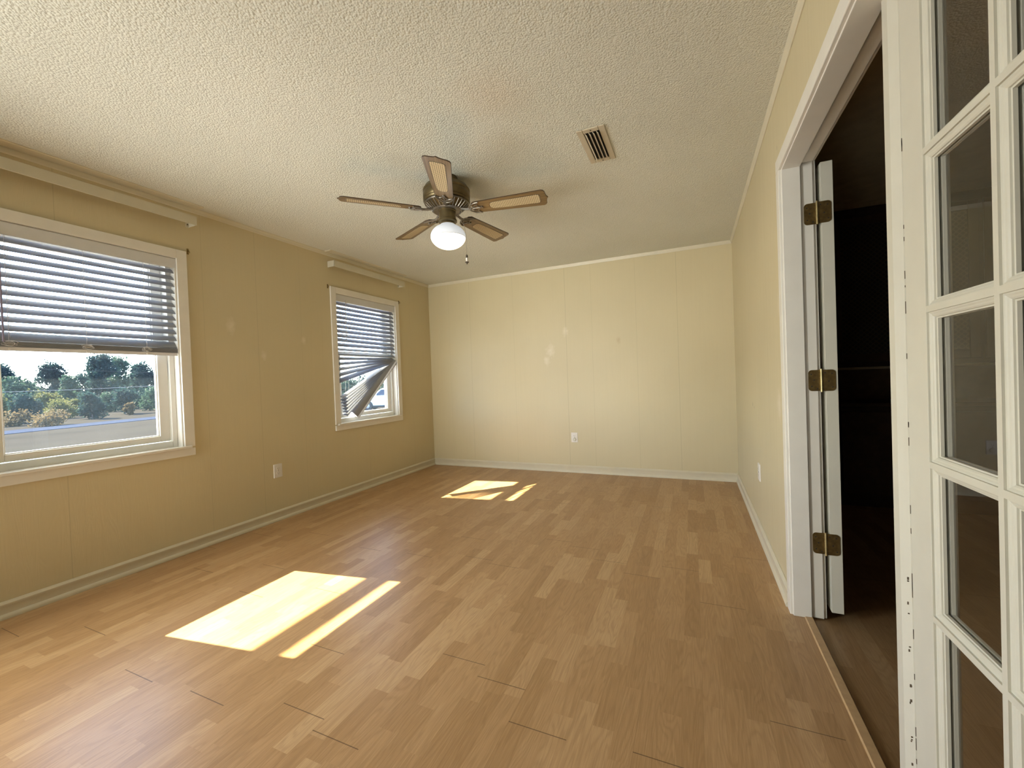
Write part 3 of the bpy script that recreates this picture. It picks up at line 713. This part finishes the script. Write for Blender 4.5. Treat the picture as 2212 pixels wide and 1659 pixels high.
# ------------------------------------------------------------------ outdoors
GZ = -1.0
def ground_mat():
    t = NT('dry_grass'); v, x, y, z = t.pos()
    n = t.noise(t.mapped(v, (1, .35, 1)), .35, 5, .6); f_ = t.noise(v, 7, 4, .7)
    c = t.ramp(n, [(.3, (.027, .024, .019)), (.55, (.037, .032, .025)), (.75, (.032, .029, .021))])
    c = t.mix(t.math('MULTIPLY', f_, .4), c, (.026, .025, .022))
    return t.fin(c, 1.0, spec=0)
m = MB(); m.quad([(-160, -120, GZ), (-3.5, -120, GZ), (-3.5, 160, GZ), (-160, 160, GZ)]); struct(m.build('ground', ground_mat(), fix=False), 'dry grass lawn outside the windows', 'lawn')
m = MB(); m.box((-21, -14, GZ-.05), (XL-.18, 20, GZ+.02)); struct(m.build('bounce_slab', plain('bounce_slab_pale', (.62, .62, .62), .9)), 'pale slab added unseen outside the window wall to bounce sunlight inside', 'bounce_slab')  # unseen pale slab added to bounce sunlight up through the windows
m = MB(); A = Vector((-39.3, 10.6, 0)); B_ = Vector((-35.9, 9.7, 0)); d = Vector((-2.5, 9.4, 0)).normalized()
a, b = A-d*60, A+d*110; c_, e_ = B_+d*110, B_-d*60
m.poly([(a.x, a.y), (b.x, b.y), (c_.x, c_.y), (e_.x, e_.y)], GZ-.02, GZ+.03); struct(m.build('road', plain('pale_asphalt', (.030, .036, .052), 1.0, spec=0)), 'pale asphalt road crossing the lawn outside', 'road')

def leaf_mat(name, c1, c2):
    t = NT(name); v, x, y, z = t.pos(); n = t.noise(v, 1.3, 3)
    g = t.new('ShaderNodeNewGeometry'); rn = g.outputs['Random Per Island']
    c = t.mix(rn, c1, c2); c = t.mix(t.math('MULTIPLY', n, .5), c, c1)
    m_ = t.fin(c, .8, spec=.1)
    tl = t.new('ShaderNodeBsdfTranslucent'); t.l.new(c, tl.inputs[0]); mx = t.new('ShaderNodeMixShader'); mx.inputs[0].default_value = .45
    out = [q for q in t.n if q.type == 'OUTPUT_MATERIAL'][0]; t.l.new(t.b.outputs[0], mx.inputs[1]); t.l.new(tl.outputs[0], mx.inputs[2]); t.l.new(mx.outputs[0], out.inputs[0])
    return m_
LM = [leaf_mat('leaf_dark', (.010, .024, .024), (.024, .045, .036)), leaf_mat('leaf_mid', (.020, .040, .030), (.045, .075, .040)),
      leaf_mat('leaf_yellow', (.050, .060, .022), (.10, .09, .03)), leaf_mat('leaf_orange', (.065, .05, .025), (.11, .075, .035))]
BARK = plain('bark', (.06, .05, .045), .9)
def tree(x, y, h, wd, lm, label, kind='tree', seed=0, dens=1.0, bare=0):
    wd *= 1.25 if kind == 'tree' else 1.15; rnd = random.Random(seed); t = thing(kind, label, 'tree' if kind == 'tree' else 'shrub', (x, y, GZ))
    m = MB()
    m.tube([(0, 0, 0), (.05*h*rnd.uniform(-1, 1), 0, h*.45), (0, .05*h*rnd.uniform(-1, 1), h*.85)], [.035*h*.6, .02*h*.6, .006*h], 7)
    cl = []
    for i in range(int(12+8*h/3)):
        zz = rnd.uniform(.16 if kind != 'tree' else .25, .95)
        prof = math.sin(PI*min(1, max(0, (zz-.05)/.95)))**.6*(1.15-.35*zz)
        a_ = rnd.uniform(0, 2*PI); rr = wd*.5*prof*rnd.uniform(.25, .85)
        c = Vector((rr*math.cos(a_), rr*math.sin(a_), zz*h)); cl.append((c, wd*rnd.uniform(.13, .24)))
        m.tube([(0, 0, c.z*.6), tuple(c*.7+Vector((0, 0, c.z*.22))), tuple(c)], [.006*h, .004*h, .002*h], 5)
    m.build('trunk', BARK, t)
    m = MB(); n = int(2600*dens*(h/4)**1.0)
    for i in range(n):
        c, r_ = cl[i % len(cl)]
        d_ = Vector((rnd.gauss(0, 1), rnd.gauss(0, 1), rnd.gauss(0, .75))).normalized()*r_*rnd.uniform(.35, 1.15)
        p = c+d_; s_ = rnd.uniform(.06, .15)*(h/4)**.3
        u = Vector((rnd.gauss(0, 1), rnd.gauss(0, 1), rnd.gauss(0, 1))).normalized(); v = u.orthogonal().normalized()
        m.quad([tuple(p-u*s_-v*s_*.5), tuple(p+u*s_-v*s_*.5), tuple(p+u*s_+v*s_*.5), tuple(p-u*s_+v*s_*.5)])
    m.build('foliage', lm, t, fix=False)
    return t
for (x, y, h, wd, lm, lab, kind, sd) in [
    (-89.3, 22.7, 5.93, 4.76, LM[0], 'tall dark tree at the left edge of the near window view', 'tree', 0),
    (-70.1, 19.1, 5.73, 2.35, LM[0], 'dark tree just inside the left frame of the near window', 'tree', 1),
    (-65.6, 19.0, 4.10, 2.55, LM[1], 'rounded green tree, second from left in the near window', 'tree', 2),
    (-83.1, 25.4, 4.03, 1.90, LM[0], 'small dark tree in the dip left of the broad pale tree', 'tree', 3),
    (-78.0, 25.9, 6.21, 3.58, LM[0], 'broad pale blue green tree left of centre in near window', 'tree', 4),
    (-65.8, 23.1, 4.05, 2.13, LM[1], 'low green tree right of the broad pale blue green tree', 'tree', 5),
    (-89.4, 33.3, 5.30, 3.27, LM[0], 'dark tree left beside the tallest tree in near window', 'tree', 6),
    (-71.8, 28.4, 7.24, 3.32, LM[0], 'tallest dark tree in the near window view', 'tree', 7),
    (-82.5, 34.4, 7.42, 4.34, LM[1], 'large green tree right beside the tallest tree', 'tree', 8),
    (-91.7, 40.2, 4.52, 2.97, LM[0], 'short dark tree in the gap right of the tallest trees', 'tree', 9),
    (-75.4, 34.4, 6.49, 3.46, LM[0], 'layered blue green tree near right frame of near window', 'tree', 10),
    (-85.7, 41.5, 5.35, 3.57, LM[1], 'green tree half behind right sash of the near window', 'tree', 11),
    (-52.0, 13.9, 2.39, 1.88, LM[2], 'bright yellow green shrub at left edge of near window view', 'shrub', 12),
    (-56.6, 15.9, 2.37, 2.34, LM[1], 'green shrub under the rounded green tree', 'shrub', 13),
    (-48.7, 14.4, 2.15, 2.06, LM[0], 'dark shrub right of the leftmost yellow green shrub', 'shrub', 14),
    (-60.8, 19.3, 2.37, 2.83, LM[2], 'yellow green shrub below the broad pale tree', 'shrub', 15),
    (-52.6, 17.9, 1.53, 2.61, LM[2], 'wide low yellow shrub left of centre by the lawn edge', 'shrub', 16),
    (-41.7, 13.7, 0.86, 2.30, LM[3], 'orange tinted shrub at the lawn edge below the broad tree', 'shrub', 17),
    (-56.6, 20.4, 1.68, 2.04, LM[2], 'yellow topped shrub left of the tallest tree trunk', 'shrub', 18),
    (-46.8, 17.8, 2.18, 1.97, LM[0], 'dark shrub under the left side of the tallest tree', 'shrub', 19),
    (-61.5, 24.9, 2.01, 2.66, LM[1], 'green shrub below the large green tree', 'shrub', 20),
    (-52.1, 22.3, 2.25, 2.31, LM[0], 'dark shrub below the gap right of the tallest trees', 'shrub', 21),
    (-49.3, 21.5, 1.07, 0.89, LM[3], 'thin russet sapling at the lawn edge right of centre', 'shrub', 22),
    (-66.0, 29.7, 2.33, 3.37, LM[1], 'blue green shrub below the layered tree', 'shrub', 23),
    (-57.1, 27.3, 2.35, 3.01, LM[1], 'green shrub nearest the right sash of near window', 'shrub', 24),
    (-45.3, 13.0, 0.96, 1.89, LM[3], 'tawny low shrub at the lawn edge far left', 'shrub', 25),
    (-40.1, 38.6, 2.43, 2.31, LM[1], 'green shrub at the left of the far window view', 'shrub', 26),
    (-43.0, 42.9, 2.54, 2.79, LM[1], 'leafy tree behind the fallen slats of the far window', 'tree', 27),
    (-50.2, 53.5, 3.47, 4.65, LM[0], 'dark tree behind the parked car', 'tree', 28),
    (-42.4, 49.2, 3.22, 4.17, LM[1], 'green tree above the parked car roof', 'tree', 29),
]: tree(x, y, h, wd, lm, lab, kind, sd, 1.0 if kind == 'tree' else 1.5)

# overhead wires
WM = plain('wire_grey', (.03, .03, .03), .9, spec=0)
m = MB(); m.tube([(-30, 2, 2.7), (-29.2, 7, 2.56), (-28, 11, 2.3), (-26.5, 15, 2.05), (-24, 22, 1.9)], .011, 5); tag(m.build('overhead_wire', WM), 'thin dark overhead wire against the sky, the upper one', 'wire')
m = MB(); m.tube([(-13.9, 1.5, 1.27), (-13.6, 3.7, 1.245), (-13.1, 4.9, 1.25), (-12.6, 6.1, 1.285), (-11.5, 9, 1.42)], .0038, 5); tag(m.build('overhead_wire', plain('wire_white', (.10, .105, .11), .9, spec=0)), 'pale overhead wire crossing in front of the trees, the lower one', 'wire')

# parked car seen through the far window
WHT = plain('white_car_paint', (.55, .56, .58), .25); TYR = plain('tyre', (.02, .02, .02), .8); CG = plain('car_glass', (.03, .05, .08), .08); RIM = plain('wheel_rim', (.35, .36, .38), .3, .8)
r = thing('parked_car', 'white car parked on the lawn, seen through the far window', 'car', (-22.9, 26.9, GZ)); r.rotation_euler = (0, 0, math.atan2(-.401, -.916))
def side(pts, ya, yb): 
    m = MB(); m.prism(pts, (0, ya, 0), (0, yb, 0), (1,0,0), (0,0,1)); return m
arch = lambda cx, n=8: [(cx+.42*math.cos(PI-PI*i/n), .36+.42*math.sin(PI-PI*i/n)*.95) for i in range(n+1)]
body = [(-2.35, .42), *[(p[0], p[1]) for p in arch(-1.45)], *[(p[0], p[1]) for p in arch(1.38)], (2.30, .40), (2.36, .62), (2.28, .92), (1.25, 1.10), (.95, 1.13), (-2.30, 1.13), (-2.40, .9)]
side(body, -.92, .92).build('body', WHT, r, bevel=.05)
side([(1.05, 1.12), (.35, 1.68), (.10, 1.74), (-1.95, 1.74), (-2.28, 1.13)], -.80, .80).build('cabin', WHT, r, bevel=.05)
side([(.80, 1.18), (.28, 1.62), (-.35, 1.64), (-.38, 1.18)], -.812, .812).build('front_window', CG, r)
side([(-.46, 1.18), (-.44, 1.64), (-1.85, 1.62), (-2.08, 1.18)], -.812, .812).build('rear_window', CG, r)
m = MB(); m.hexa([(1.02, -.70, 1.16), (1.05, -.70, 1.16), (1.05, .70, 1.16), (1.02, .70, 1.16), (.37, -.64, 1.66), (.40, -.64, 1.67), (.40, .64, 1.67), (.37, .64, 1.66)]); m.build('windscreen', CG, r)
side([(-2.30, .22), (2.25, .22), (2.25, .44), (-2.30, .44)], -.86, .86).build('underbody', TYR, r)
for x in (1.38, -1.45):
    for s_ in (-1, 1):
        m = MB(); m.lathe([(.20, -.11), (.34, -.11), (.365, -.08), (.365, .08), (.34, .11), (.20, .11)], n=24); m.xf(Matrix.Translation((x, s_*.83, .365)) @ Matrix.Rotation(PI/2, 4, 'X')); wv = m.build('wheel', TYR, r, smooth=True)
        m = MB(); m.lathe([(.06, -.115), (.22, -.108), (.22, .108), (.06, .115)], n=24); m.xf(Matrix.Translation((x, s_*.83, .365)) @ Matrix.Rotation(PI/2, 4, 'X')); m.build('rim', RIM, wv, smooth=True)
for s_ in (-1, 1):
    m = MB(); m.box((2.20, s_*.86, .66), (2.34, s_*.55, .82)); m.build('headlight', PLATE, r, bevel=.02)
    m = MB(); m.box((.62, s_*.86, 1.14), (.78, s_*1.05, 1.28)); m.build('wing_mirror', WHT, r, bevel=.03)
